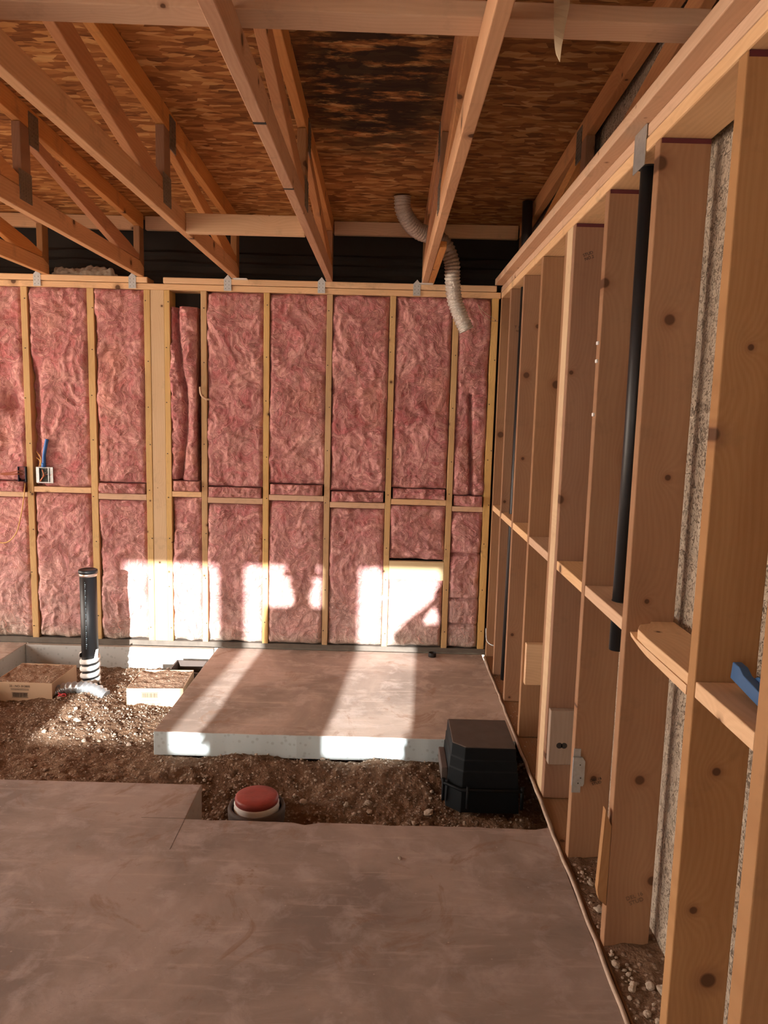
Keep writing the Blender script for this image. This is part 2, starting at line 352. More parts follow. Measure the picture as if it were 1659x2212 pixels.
for j in range(ny):
    for i in range(nx): bm.faces.new([V[j][i], V[j][i+1], V[j+1][i+1], V[j+1][i]]).smooth = True
d = obj('dirt_ground', bm, M_dirt, base=(0, 0, 0)); d['kind'] = 'stuff'; tag(d, 'loose reddish brown dirt in the open trench between the slabs', 'dirt')
def stone(bm, c, r, seed):
    rnd = random.Random(seed); s = Vector((rnd.uniform(.8, 1.3), rnd.uniform(.8, 1.2), rnd.uniform(.55, .85)))*r
    st = bmesh.ops.create_icosphere(bm, subdivisions=1 if r < .010 else 3, radius=1.)['verts']
    o = Vector((rnd.random()*50, rnd.random()*50, 0)); R = Matrix.Rotation(rnd.random()*6.28, 3, 'Z') @ Matrix.Rotation(rnd.uniform(-.5, .5), 3, 'X')
    for v in st:
        k = 1 + .38*noise.noise(v.co*1.6+o); v.co = Vector(c) + R @ Vector((v.co.x*s.x*k, v.co.y*s.y*k, v.co.z*s.z*k))
def hz(x, y):
    p = Vector((x, y, 0)); return dh(x, y) + .022*noise.fractal(p*3.3, 1, 2, 4) + .011*noise.fractal(p*14, .8, 2, 4)
random.seed(11); bm = BM(); k = 0
while k < 5200:
    x = random.uniform(-3.2, .0); y = random.uniform(-2.1, -.03)
    if x > -1.9 and y > -1.36: continue
    if x < -1.47 and y < -1.86: continue
    if -3.0 < x < -2.62 and -.7 < y < -.3: continue
    if -2.25 < x < -1.84 and -.72 < y < -.33: continue
    dens = .25 + (.75 if (y > -1.2 and x < -1.85 and x > -2.75) else 0) + (.5 if (y < -1.36 and x > -1.6) else 0)
    if random.random() > dens: continue
    r = min(.011, .0027*math.exp(random.gauss(0, .5))); stone(bm, (x, y, hz(x, y)+r*.35+.003), r, k); k += 1
g = obj('gravel', bm, M_stone, base=(0, 0, 0)); g['kind'] = 'stuff'; tag(g, 'small crushed gravel scattered over the dirt of the trench', 'gravel')

# ------------------------------------------------------------------ back wall framing
H = 2.359; PT = .036
tag(box('bottom_plate', (LX, -.0, 0.002, .139, .0, PT), plain('stained_plate', (.14, .12, .10), .9, 0, .5, 12), bevel=.003), 'dark stained bottom plate along the foot of the pink insulated wall', 'plate')
tag(box('top_plate', (LX, -.002, -.0, .138, H, H+.038), wx, bevel=.004), 'long lower top plate directly over the pink insulated bays', 'plate')
tag(box('top_plate', (LX, -2.265, -.007, .136, H+.0405, H+.078), wx, bevel=.005), 'upper top plate left of the gap over the wide post', 'plate')
tag(box('top_plate', (-2.165, -.03, -.007, .136, H+.0405, H+.078), wx, bevel=.005), 'upper top plate right of the gap over the wide post', 'plate')
SB = [(-3.49, -3.452, 'stud of the pink wall at the far left edge beside the copper wires'),
      (-3.085, -3.043, 'yellowish wall stud between the two electrical boxes'),
      (-2.66, -2.615, 'wall stud standing behind the black standpipe'),
      (-2.293, -2.252, 'narrow stud nailed to the left of the wide pale post'),
      (-2.162, -2.126, 'orange stud nailed to the right of the wide pale post'),
      (-1.927, -1.889, 'wall stud right of the narrow bay with the dark gap at its top'),
      (-1.521, -1.483, 'wall stud lit by the left side of the middle sun patch'),
      (-1.115, -1.077, 'wall stud at the right side of the middle sun patch'),
      (-.709, -.671, 'wall stud carrying the round white plastic disc'),
      (-.302, -.264, 'wall stud right of the crosswise pale plank, below the silver duct'),
      (-.056, -.012, 'corner stud where the pink wall meets the open framed wall')]
for i, (a, b, l) in enumerate(SB):
    bm = BM(); nseg = 10
    for s in range(nseg):   # slightly wavy stud
        pass
    add_box(bm, a, b, 0, .137, PT, H)
    o = thing('wall_stud', l, 'stud', ((a+b)/2, .07, PT), 'studs of the pink insulated wall')
    brd = obj('board', bm, wzb, o, None, .003)
    bmn = BM()
    rn = random.Random(i)
    for zz in [PT+.12+.3*k+rn.uniform(-.05, .05) for k in range(8)]:
        xx = rn.uniform(a+.008, b-.008); add_box(bmn, xx-.003, xx+.003, -.003, .001, zz-.004, zz+.002); 
    nn = obj('staples', bmn, M_ink, brd); nn['kind'] = 'stuff'
tag(box('post', (-2.251, -2.163, .003, .137, PT, H), wpost, bevel=.003), 'wide pale post between two studs in the pink wall, sunlit at its foot', 'post')
bays = [(-3.452, -3.085), (-3.043, -2.66), (-2.615, -2.293), (-2.126, -1.927), (-1.889, -1.521), (-1.483, -1.115), (-1.077, -.709), (-.671, -.302), (-.264, -.056)]
bz = [(.998, 1.032), (1.034, 1.071), (.997, 1.036), (1.026, 1.062), (.991, 1.029), (1.02, 1.057), (.982, 1.02), (1.013, 1.05), (.977, 1.012)]
bn = ['bay at the left edge', 'bay under the grey metal box', 'bay left of the wide pale post', 'narrow bay right of the wide pale post', 'bay left of the middle sun patch',
      'bay of the middle sun patch', 'bay between the middle and right sun patches', 'bay with the crosswise pale plank', 'narrow bay at the room corner']
for (a, b), (z0, z1), n in zip(bays, bz, bn):
    tag(box('blocking', (a+.001, b-.001, .001, .09, z0, z1), wx, bevel=.003), 'short wood block nailed across the '+n, 'block', 'blocks across the pink wall')
tag(box('plank', (-.67, -.303, -.002, .036, .505, .632), wood('pale_plank', 'X', 'Z', (.62, .48, .27), (.76, .62, .40), ksize=.003), bevel=.002), 'pale wide plank nailed across the pink bay at the top of the right sun patch', 'plank')

def batt(name, x0, x1, z0, z1, label, seed, amp=.03, ygap=.012, parent=None, nw=26, tuck=.05, pre=None):
    bm = BM(); st = .0075; nx = max(6, int((x1-x0)/st)); nz = max(6, int((z1-z0)/st)); o = Vector((seed*7.1, seed*3.3, seed*1.7)); R = []
    def yy(x, z):
        p = Vector((x, 0, z))+o
        w = Vector((noise.noise(p*4), 0, noise.noise(p*4+Vector((9, 9, 9)))))
        a = noise.fractal(p*3.0, 1, 2, 3)*1.1
        rg = 1-abs(noise.noise((p+w*.16)*8)*2); rg2 = 1-abs(noise.noise((p+w*.10)*24)*2)
        y = ygap - amp*(.35 + a*.55 + (rg-.5)*.34 + (rg2-.5)*.16) - amp*.16*noise.fractal(p*55, .9, 2, 3)
        e = min(x-x0, x1-x)/.03; ez = min(z-z0, z1-z)/.03
        e = max(0, min(1, e)); ez = max(0, min(1, ez)); k = (1-e)**2 + (1-ez)**2
        y += tuck*min(1, k)*(.55+.6*noise.noise(p*12+Vector((5, 1, 0))))
        if pre: y += pre(x, z)
        return y
    for j in range(nz+1):
        row = []
        for i in range(nx+1):
            x = x0+.002+(x1-x0-.004)*i/nx; z = z0+.001+(z1-z0-.002)*j/nz
            row.append(bm.verts.new((x, min(.12, yy(x, z)), z)))
        R.append(row)
    for j in range(nz):
        for i in range(nx): bm.faces.new([R[j][i], R[j][i+1], R[j+1][i+1], R[j+1][i]]).smooth = True
    # close sides and back so the batt is solid
    bd = [R[0][i] for i in range(nx+1)] + [R[j][nx] for j in range(1, nz+1)] + [R[nz][i] for i in range(nx-1, -1, -1)] + [R[j][0] for j in range(nz-1, 0, -1)]
    bk = [bm.verts.new((v.co.x, .13, v.co.z)) for v in bd]
    for i in range(len(bd)): bm.faces.new([bd[i], bk[i], bk[(i+1) % len(bd)], bd[(i+1) % len(bd)]])
    bm.faces.new(bk)
    t = thing(name, label, 'insulation', ((x0+x1)/2, .07, z0), 'pink insulation batts')
    obj('batting', bm, M_ins, t)
    rn = random.Random(seed); bm = BM()
    for _ in range(int(nw*(z1-z0)*(x1-x0)*16)):
        x = rn.uniform(x0+.03, x1-.03); z = rn.uniform(z0+.03, z1-.03); y = yy(x, z)
        L = rn.uniform(.02, .085); ang = rn.uniform(0, 6.28); cur = rn.uniform(-55, 55); pts = []
        px, pz = x, z
        for s in range(7):
            if not (x0+.01 < px < x1-.01 and z0+.01 < pz < z1-.01): break
            pts.append(Vector((px, yy(px, pz)-.0015-.006*math.sin(s/6*math.pi), pz))); px += math.cos(ang)*L/6; pz += math.sin(ang)*L/6; ang += cur*L/6
        if len(pts) > 3: add_tube(bm, pts, rn.choice((.0007, .001, .0017)), 3, False)
    if len(bm.verts): w = obj('fibre_wisps', bm, M_wisp, t); w['kind'] = 'stuff'
    else: bm.free()
    return t
ul = ['upper pink batt at the left edge, torn above the blue box', 'upper pink batt behind the blue conduit', 'upper pink batt left of the wide pale post', None,
      'upper pink batt right of the narrow dark-topped bay', 'upper pink batt, greyish at its top, above the middle sun patch', 'upper pink batt, deepest pink, two bays left of the silver duct',
      'upper pink batt left of the hanging silver duct', 'tall narrow pink batt folded in the room corner under the duct']
ll = ['lower pink batt at the left edge with a grey cement smear', 'lower pink batt behind the black standpipe', 'lower pink batt with the standpipe shadow on its right half', 'lower narrow pink batt right of the wide pale post',
      'lower pink batt with a pale dusty triangle at its foot', 'lower pink batt holding the head shadow of a person', 'lower pink batt split by the left edge of the right sun patch', None, 'lower pink batt stacked in folds in the room corner']
for i, ((a, b), (z0, z1)) in enumerate(zip(bays, bz)):
    fold = 0 if i == 1 else .075
    if i == 1: fold = .0
    if ul[i]:
        pre = None
        if i == 8: pre = lambda x, z: (.06*math.exp(-((x+.165+.05*(z-1.6))/.012)**2) if z < 1.75 else 0)
        if i == 1: pre = lambda x, z: .07*math.exp(-((x+3.02)/.035)**2)*(1 if z < 1.75 else max(0, 1-(z-1.75)*5))
        if i == 0: pre = lambda x, z: .07*math.exp(-((x+3.17)/.06)**2-((z-1.62)/.1)**2)
        batt('insulation_batt', a, b, z1+fold, H-(.0 if i else .0), ul[i], i+1, amp=.034, pre=pre)
    else:
        def pre(x, z):
            s = -2.02 + .03*math.sin(z*5); return .06*math.exp(-((x-s+.035)/.014)**2) - .02*math.exp(-((x-s-.03)/.04)**2)
        batt('insulation_batt', a+.0, b-.025, z1+fold, H-.10, 'narrow crumpled pink batt sagging below a dark gap right of the wide post', 31, amp=.05, pre=pre, tuck=.03)
    if fold:
        batt('insulation_strip', a+.01, b-.01, z1+.002, z1+fold-.004, 'folded pink strip on the block of the '+bn[i], 50+i, amp=.05, ygap=.004, nw=20, tuck=.02)
    if ll[i]: batt('insulation_batt', a, b, PT+.002, z0-.004, ll[i], i+12, amp=.032, pre=(lambda x, z: .04*(math.exp(-((z-.69)/.008)**2)+math.exp(-((z-.38)/.008)**2)+math.exp(-((z-.20)/.008)**2))) if i == 8 else None)
a, b = bays[7]
batt('insulation_batt', a, b, .645, 1.008, 'square pink batt above the pale crosswise plank', 71, amp=.034)
batt('insulation_batt', a, b, PT+.002, .503, 'sunlit pink batt below the pale crosswise plank', 72, amp=.022)

# ------------------------------------------------------------------ roof trusses
TX = [-5.99, -5.38, -4.77, -4.16, -3.55, -2.94, -2.33, -1.72, -1.12, -.51, .10]
tn = {-3.55: 'fourth to the left of the one over the wide post', -2.94: 'meeting the wall above the electrical boxes', -2.33: 'meeting the wall just left of the wide pale post',
      -1.72: 'with the short cross block fixed to its right side', -1.12: 'passing through the middle top of the picture, with two black marks', -.51: 'beside the silver duct', .10: 'standing over the open framed wall against the stucco'}
ZB = 2.4375
def T(y): return 2.825 + .04*(-y)
def truss(x, label):
    a, b = x, x+.038
    t = thing('roof_truss', label, 'truss', (x+.019, -.02, ZB), 'roof trusses')
    def pr(name, pts, m, a_=a, b_=b, bev=.003):
        bm = BM(); add_prism(bm, pts, 0, a_, b_); return obj(name, bm, m, t, None, bev)
    pr('bottom_chord', [(.02, ZB), (.02, ZB+.06), (-.06, ZB+.089), (-7.15, ZB+.089), (-7.15, ZB)], wy)
    pr('top_chord', [(.02, T(.02)-.001), (-7.15, T(-7.15)-.001), (-7.15, T(-7.15)-.09), (.02, T(.02)-.09)], wred)
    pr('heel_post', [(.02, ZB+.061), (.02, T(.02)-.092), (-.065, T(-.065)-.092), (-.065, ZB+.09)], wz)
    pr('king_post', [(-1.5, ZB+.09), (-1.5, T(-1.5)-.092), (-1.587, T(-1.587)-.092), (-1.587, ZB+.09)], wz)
    pr('web', [(-1.497, 2.735+.002), (-1.497, T(-1.5)-.1), (-1.43, T(-1.4)-.105), (-.25, 2.60), (-.07, 2.56), (-.07, 2.531), (-.40, 2.529)], wred, a+.001, b-.001)
    pr('web', [(-1.59, 2.529), (-1.59, 2.572), (-3.05, T(-3.05)-.093), (-3.20, T(-3.2)-.093), (-3.28, T(-3.2)-.13), (-1.85, 2.529)], wred, a+.001, b-.001)
    for s, xx in ((1, b), (-1, a)):
        for (y0, y1, z0, z1) in ((-1.51, -1.42, 2.725, 2.865), (-1.61, -1.50, 2.475, 2.60)):
            bm = BM(); add_box(bm, xx-(.001 if s > 0 else .003), xx+(.003 if s > 0 else .001), y0, y1, z0, z1)
            ny_ = 5; 
            for i in range(5):
                for j in range(8):
                    yy = y0+.01+(y1-y0-.02)*i/4; zz = z0+.01+(z1-z0-.02)*j/7; sx = xx+s*.0035
                    add_box(bm, sx-.001, sx+.001, yy-.003, yy+.003, zz-.004, zz+.004)
            obj('nail_plate', bm, M_gang, t)
    if abs(x+1.12) < .01:
        for y in (-2.62, -1.98): 
            box('black_mark', (a+.0002, b-.0002, y-.008, y+.008, ZB-.0006, ZB+.002), M_ink, t, 0)
    return t
for x in TX:
    if x < -3.6: lab = 'roof truss beyond the left side of the picture, far from the framed wall'
    else: lab = 'wooden roof truss '+tn[x]
    if x < -4.5: continue
    truss(x, lab)
# hurricane ties
for x in (-2.94, -2.33, -1.72, -1.12, -.51):
    w = {-2.94: 'above the electrical boxes', -2.33: 'left of the gap in the top plate', -1.72: 'under the truss with the cross block', -1.12: 'under the truss with two black marks', -.51: 'under the truss beside the duct'}[x]
    t = thing('hurricane_tie', 'small galvanised tie on the top plate '+w, 'bracket', (x-.03, 0, 2.365), 'galvanised ties on the top plate')
    bm = BM(); add_prism(bm, [(x-.055, 2.362), (x-.008, 2.362), (x-.008, 2.435), (x-.03, 2.462), (x-.055, 2.435)], 1, -.0085, -.0065); wf = obj('wall_flange', bm, M_galv, t)
    bm = BM(); add_prism(bm, [(-.07, 2.44), (.0, 2.437), (.0, 2.475)], 0, x-.003, x-.0005); obj('truss_flange', bm, M_galv, t)
    bm = BM()
    for k in range(6): add_box(bm, x-.046+.022*(k % 2), x-.042+.022*(k % 2), -.0092, -.008, 2.375+.022*(k//2), 2.379+.022*(k//2))
    n = obj('nail_holes', bm, M_ink, wf); n['kind'] = 'stuff'
# white slips at two ties
for x in (-1.68, -.50): tag(box('paint_drip', (x-.04, x+.05, -.04, -.003, 2.4365, 2.4374) if 0 else (x-.03, x+.06, -.05, -.006, 2.431, 2.4365), M_white, bevel=.001), 'pale splintered shim under the truss '+('with the cross block' if x < -1 else 'beside the duct'), 'shim')
tag(box('furring_strip', (-.470, -.434, -1.05, -.0, 2.432+.006, 2.470), wred), 'short reddish strip nailed along the truss beside the duct', 'strip')
# blocks
tag(box('blocking', (-1.681, -1.121, -1.262, -1.224, 2.432, 2.521), wx, bevel=.003), 'short board fixed crosswise between two roof trusses over the wall', 'block')
bm = BM(); add_prism(bm, [(LX, -3.16), (.06, -3.035), (.06, -2.947), (LX, -3.072)], 2, 2.5275, 2.5655)
tag(obj('lateral_brace', bm, wx, bevel=.003), 'long flat brace laid across the trusses at the top of the picture', 'brace')
sp = [(LX, -4.16+.0)] 
for i in range(len(TX)-1):
    if TX[i+1] < -3.9: continue
    a, b = TX[i]+.04, TX[i+1]-.002
    l = {-4.16: 'at the far left', -3.55: 'left of the electrical boxes', -2.94: 'above the grey batt scrap', -2.33: 'above the gap in the top plate', -1.72: 'behind the short crosswise board', -1.12: 'behind the curved end of the silver duct', -.51: 'right of the silver duct'}[TX[i]]
    tag(box('blocking', (a, b, .045, .083, 2.738, 2.820), wx, bevel=.002), 'eave blocking board under the roof sheathing '+l, 'block', 'eave blocking boards')
# batt scrap on plate
bm = BM(); R = []
for j in range(25):
    row = []
    for i in range(60):
        u, v = i/59, j/24; x = -2.90+.42*u; an = math.pi*v
        rr = .045*(.75+.5*noise.noise(Vector((x*9, v*3, 1))) + .35*noise.noise(Vector((x*40, v*9, 2))))*(1 if .04 < u < .96 else .4)
        row.append(bm.verts.new((x, .06-rr*1.0*math.cos(an), 2.438+rr*1.5*math.sin(an))))
    R.append(row)
for j in range(24):
    for i in range(59): bm.faces.new([R[j][i], R[j][i+1], R[j+1][i+1], R[j+1][i]]).smooth = True
tag(obj('insulation_scrap', bm, M_rag), 'dirty grey scrap of insulation lying on the top plate at upper left', 'insulation')
# folds in paper
for z, d_ in ((2.50, .012), (2.57, .01), (2.63, .012)):
    bm = BM(); n = 70
    prof = []
    A = [bm.verts.new((-3.3+3.4*i/n, .139, z+.012*noise.noise(Vector((i*.2, z, 0))))) for i in range(n+1)]
    B = [bm.verts.new((-3.3+3.4*i/n, .122, z-.014+.014*noise.noise(Vector((i*.23, z, 5))))) for i in range(n+1)]
    D = [bm.verts.new((-3.3+3.4*i/n, .139, z-.035)) for i in range(n+1)]
    for i in range(n): bm.faces.new([A[i], A[i+1], B[i+1], B[i]]); bm.faces.new([B[i], B[i+1], D[i+1], D[i]])
    o = obj('trim_1', bm, M_paper); struct(o)

# ------------------------------------------------------------------ right wall
tag(box('bottom_plate', (-.006, .139, -7.15, -.0, -.045, -.002), wood('dusty_plate', 'Y', 'XZ', (.20, .105, .06), (.30, .175, .11)), bevel=.004), 'dusty bottom plate running under the studs of the open framed wall', 'plate')
bm = BM(); rn = random.Random(5); pts = []
for k in range(60):
    y = -5.0+k*.085
    if y > -.02: break
    pts.append(Vector((-.017+rn.uniform(-.003, .003), y, .002+rn.uniform(-.002, .002))))
add_tube(bm, pts, .0075, 5); tag(obj('joint_strip', bm, plain('splintered_strip', (.46, .36, .28), .9, 0, .4, 40)), 'thin splintered strip along the edge of the slab beside the framed wall', 'strip')
tag(box('top_plate', (0, .139, -7.15, -.002, H, H+.038), wyb, bevel=.005), 'lower top plate of the open framed wall at right', 'plate')
tag(box('top_plate', (.002, .139, -7.15, .05, H+.041, H+.0765), wyb, bevel=.005), 'middle top plate of the open framed wall, under the overhanging board', 'plate')
tag(box('backing_board', (-.047, .095, -7.15, -.03, H+.077, H+.1145), wyb, bevel=.003), 'overhanging flat board on top of the open framed wall', 'board')
RS = [(-.040, -.002, 'framed wall stud tight in the corner by the pink wall'), (-.398, -.36, 'second stud out from the corner, left of the thin far black pipe'), (-.832, -.792, 'stud just right of the thin far black pipe'),
      (-1.308, -1.27, 'stud with a short block nailed low on it behind the black box'), (-1.783, -1.745, 'far ply of the tripled stud behind the black box'), (-1.912, -1.874, 'near ply of the tripled stud behind the black box'),
      (-2.352, -2.312, 'stud carrying the galvanised plate near its foot'), (-2.812, -2.772, 'stud just right of the large hanging black pipe'), (-3.297, -3.257, 'tall stud right of the broken block, with large dark knots'),
      (-3.62, -3.572, 'nearest stud at the right edge of the picture')]
for i, (y0, y1, l) in enumerate(RS):
    o = thing('wall_stud', 'broad '+l if 0 else l, 'stud', (.08, (y0+y1)/2, 0), 'studs of the open framed wall')
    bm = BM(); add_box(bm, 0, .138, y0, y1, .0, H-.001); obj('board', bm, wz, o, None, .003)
    if i > 3:
        box('primer_stain', (.004, .136, y0-.0006, y0+.001, H-.014, H-.001), M_purple, o, 0)
tag(box('post', (-.001, .137, -1.872, -1.785, .0, H-.001), wpost, bevel=.003), 'pale middle ply of the tripled stud behind the black box', 'post')
rb = [(-.358, -.042, 'nearest the pink wall corner'), (-.790, -.40, 'crossed by the thin far black pipe'), (-1.268, -.834, 'left of the stud with a short block'), (-1.743, -1.31, 'left of the tripled stud'), (-2.310, -1.914, 'right of the tripled stud'),
      (-2.770, -2.354, 'pierced by the large black pipe'), (-3.570, -3.299, 'at the right edge, holding the blue bracket')]
for y0, y1, l in rb:
    tag(box('blocking', (.001, .137, y0, y1, .995, 1.033), wyb, bevel=.003), 'flat block between studs of the framed wall '+l, 'block', 'flat blocks in the framed wall')
t = thing('blocking', 'broken and splintered block between studs of the framed wall', 'block', (.08, -3.0, .99))
bm = BM(); add_prism(bm, [(.002, -3.255), (.0, -2.98), (.004, -2.90), (.022, -2.86), (.028, -2.85), (.06, -2.835), (.07, -2.815), (.137, -2.815), (.137, -3.255)], 2, 1.008, 1.036); obj('board', bm, wyb, t, None, .002)
bm = BM(); add_prism(bm, [(-3.255, .985), (-3.255, 1.007), (-3.0, 1.007), (-2.9, 1.007), (-2.85, 1.014), (-2.86, 1.003), (-2.93, .993), (-2.99, .988)], 0, .0, .03); obj('splinter', bm, wyb, t)
# pipes
t = thing('drain_pipe', 'large black plastic pipe hanging down inside the framed wall through the flat block', 'pipe', (.06, -2.57, .87))
bm = BM(); add_tube(bm, [(.056, -2.57, .872), (.058, -2.57, 1.6), (.054, -2.57, 2.36)], .0245, 24); obj('pipe', bm, M_abs, t)
bm = BM(); lathe(bm, [(.0315, 1.0335), (.0315, 1.0345), (.0245, 1.0345)], .062, -2.57); obj('hole_rim', bm, M_ink, t)
bm = BM(); lathe(bm, [(.036, 2.3583), (.036, 2.3573), (.0245, 2.3573)], .052, -2.57); obj('hole_rim', bm, M_ink, t)
bm = BM(); add_tube(bm, [(.055, -.47, -.02), (.06, -.47, 1.), (.068, -.45, 2.36), (.09, -.4, 2.6), (.092, -.38, 2.83)][:3], .021, 18)
tag(obj('drain_pipe', bm, M_abs), 'thin far black pipe in the framed wall near the corner', 'pipe')
bm = BM(); add_tube(bm, [(.067, -.46, 2.475), (.06, -.46, 2.83)], .03, 18)
tag(obj('vent_pipe', bm, M_abs), 'black vent pipe rising to the roof sheathing above the framed wall', 'pipe')
bm = BM(); add_tube(bm, smooth_path([(.12, -2.95, 2.62), (.155, -2.5, 2.60), (.155, -2.3, 2.57), (.16, -2.2, 2.52)]), .013, 10); tag(obj('attic_cable', bm, M_abs), 'black cable running above the top plate of the framed wall', 'cable')
# strap on top plate
tag(box('strap_plate', (-.0035, -.001, -2.70, -2.60, 2.325, 2.435), M_galv, bevel=.0005), 'steel strap plate over the pipe notch on the framed wall top plate', 'plate')
# low blocks
t = thing('nailer_block', 'grey block with a double hole nailed low on the tripled stud', 'block', (.07, -1.935, .17))
box('board', (.004, .134, -1.951, -1.913, .17, .405), wood('grey_block', 'Z', 'X', (.27, .20, .16), (.36, .28, .23), kn=3), t, .003)
bm = BM()
for cx in (.047, .067):
    v0 = [bm.verts.new((cx+.013*math.cos(k*.5236), -1.9516, .255+.013*math.sin(k*.5236))) for k in range(12)]; bm.faces.new(v0)
obj('double_hole', bm, M_ink, t)
tag(box('nailer_block', (.01, .134, -1.347, -1.309, .29, .50), wx, bevel=.003), 'short pale block nailed on the stud behind the black box', 'block')
t = thing('nail_guard', 'galvanised steel plate near the foot of a framed wall stud', 'plate', (.015, -2.353, .27))
bm = BM(); add_prism(bm, [(-.004, .29), (.036, .29), (.040, .30), (.040, .385), (.030, .40), (-.004, .40)], 1, -2.362, -2.3535); obj('plate', bm, M_galv, t, None, .001)
box('tab', (-.002, .024, -2.355, -2.3525, .40, .43), M_galv, t, .001); box('tab', (-.002, .03, -2.355, -2.3525, .262, .29), M_galv, t, .001)
bm = BM()
for (x, z) in ((.022, .372), (.026, .322), (.018, .302)): add_box(bm, x-.002, x+.002, -2.3628, -2.3618, z-.002, z+.002)
obj('nail_holes', bm, M_ink, t)['kind'] = 'stuff'
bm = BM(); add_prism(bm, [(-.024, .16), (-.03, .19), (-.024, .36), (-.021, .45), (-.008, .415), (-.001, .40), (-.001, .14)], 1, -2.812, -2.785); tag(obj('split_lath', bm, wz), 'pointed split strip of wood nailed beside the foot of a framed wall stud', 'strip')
# blue bracket
t = thing('blue_bracket', 'blue plastic bracket lying on the flat block at the right edge', 'bracket', (.09, -3.44, 1.035))
bm = BM(); add_prism(bm, [(-3.345, 1.06), (-3.35, 1.098), (-3.38, 1.096), (-3.40, 1.085), (-3.56, 1.062), (-3.56, 1.034)], 0, .055, .075); obj('channel', bm, M_blue2, t, None, .002)
bm = BM(); add_prism(bm, [(-3.36, 1.058), (-3.42, 1.09), (-3.47, 1.085), (-3.56, 1.05), (-3.56, 1.034)], 0, .076, .115); obj('flange', bm, M_blue2, t, None, .003)
bm = BM(); add_tube(bm, smooth_path([(.05, -3.5, 1.04), (.045, -3.5, 1.07), (.07, -3.49, 1.09), (.1, -3.5, 1.10)]), .003, 8); obj('wire', bm, M_gang, t)
tag(box('wire_clip', (.072, .084, -3.6215-.004, -3.6205, 1.66, 1.69), M_white, bevel=.002), 'tiny white plastic clip on the nearest stud', 'clip')
for z in (1.86, 1.80, 1.62):
    tag(box('staple', (-.006, .001, -2.345, -2.325, z, z+.012), M_white, bevel=.002), 'small white cable staple on the stud above the galvanised plate', 'staple', 'white cable staples')
# grade stamps on studs
def text(body, size, loc, rot, m, parent=None, name='stamp'):
    cu = bpy.data.curves.new(name, 'FONT'); cu.body = body; cu.size = size; cu.align_x = 'CENTER'; cu.extrude = .0002
    o = bpy.data.objects.new(name, cu); dg = None; C.objects.link(o)
    bpy.context.view_layer.update(); me = bpy.data.meshes.new_from_object(o.evaluated_get(bpy.context.evaluated_depsgraph_get()))
    bpy.data.objects.remove(o); me.materials.clear(); me.materials.append(m)
    o = bpy.data.objects.new(name, me); C.objects.link(o); o.rotation_euler = rot
    if parent: o.parent = parent; o.location = Vector(loc)-WL[parent.name]
    else: o.location = loc
    return o
studs = {round(o.location.y, 3): o for o in C.objects if o.get('group') == 'studs of the open framed wall'}
def stud_at(y): return studs[min(studs, key=lambda k: abs(k-y))]
text('T 16', .022, (.05, -.4005, 2.13), (math.pi/2, 0, .0), M_ink, stud_at(-.38)); text('NO.2', .014, (.055, -.4005, 2.11), (math.pi/2, 0, 0), M_ink, stud_at(-.38))
text('STUD\nNO.2', .016, (.055, -1.9145, 2.24), (math.pi/2, -.35, 0), M_ink, stud_at(-1.893))
text('DEL 16\nSTUD', .014, (.085, -2.3545, .31), (math.pi/2, -.3, 0), M_ink, stud_at(-2.33))
text('DEL 16\nSTUD', .018, (.085, -2.8145, .17), (math.pi/2, -.4, 0), plain('faded_ink', (.16, .09, .05)), stud_at(-2.79))
# dirt and stones on the right bottom plate
bm = BM(); random.seed(21)
for j in range(0, 520):
    y = random.choice((random.uniform(-2.75, -2.37), random.uniform(-3.25, -2.83), random.uniform(-3.56, -2.83), random.uniform(-2.75, -2.6))); x = .158*random.random()**.8
    r = .0035*math.exp(random.gauss(0, .55)); r = min(r, .012); stone(bm, (x, y, .004+r*.4), r, 9000+j)
for j in range(160):
    y = random.uniform(-1.75, -.3); stone(bm, (random.uniform(.0, .15), y, .002), .003, 8000+j)
g = obj('gravel', bm, M_stone, base=(0, 0, 0)); g['kind'] = 'stuff'; tag(g, 'brown grit and pebbles lying on the bottom plate of the framed wall', 'gravel')
bm = BM(); R = []
for j in range(120):
    row = []
    for i in range(16):
        x = .0+.165*i/15; y = -3.60+1.30*j/119; p = Vector((x, y, 0)); row.append(bm.verts.new((x, y, -.001+.016*max(0, noise.fractal(p*7, .8, 2, 4)+.1)+.02*i/15)))
    R.append(row)
for j in range(119):
    for i in range(15): bm.faces.new([R[j][i], R[j][i+1], R[j+1][i+1], R[j+1][i]]).smooth = True
g = obj('dirt_spill', bm, M_dirt, base=(0, 0, 0)); g['kind'] = 'stuff'; tag(g, 'brown soil spilled over the bottom plate between the nearest studs', 'dirt')
for k, (x, y, r, l) in enumerate([(.10, -3.10, .028, 'large tan'), (.06, -3.18, .032, 'largest rounded'), (.12, -3.2, .020, 'pale whitish'), (.08, -2.99, .014, 'small upright tan'), (.115, -3.01, .018, 'flat grey'), (.03, -2.66, .014, 'small pale')]):
    bm = BM(); stone(bm, (x, y, .016+r*.4), r, 700+k); tag(obj('stone', bm, M_stone), l+' stone on the bottom plate at the foot of the framed wall', 'stone', 'stones by the framed wall')
for k, (x, y, r, l) in enumerate([(-.47, -1.70, .018, 'pale angular stone in the dirt just left of the black box'), (-.17, -1.82, .02, 'tall pale stone in front of the black box'), (-1.05, -1.66, .016, 'grey stone in the dirt right of the red plug'), (-.75, -1.66, .016, 'flat grey stone in the middle of the trench'),
                               (-.40, -1.60, .011, 'small grey stone beside the foot of the black box'), (-2.38, -.98, .02, 'white rounded stone in the sunlit gravel patch'), (-2.02, -1.2, .016, 'stone at the lower right end of the sunlit gravel'), (-2.5, -1.12, .015, 'small white stone at the left end of the sunlit gravel')]):
    bm = BM(); stone(bm, (x, y, hz(x, y)+r*.5), r, 800+k); tag(obj('stone', bm, M_stone), l, 'stone', 'stones in the trench')
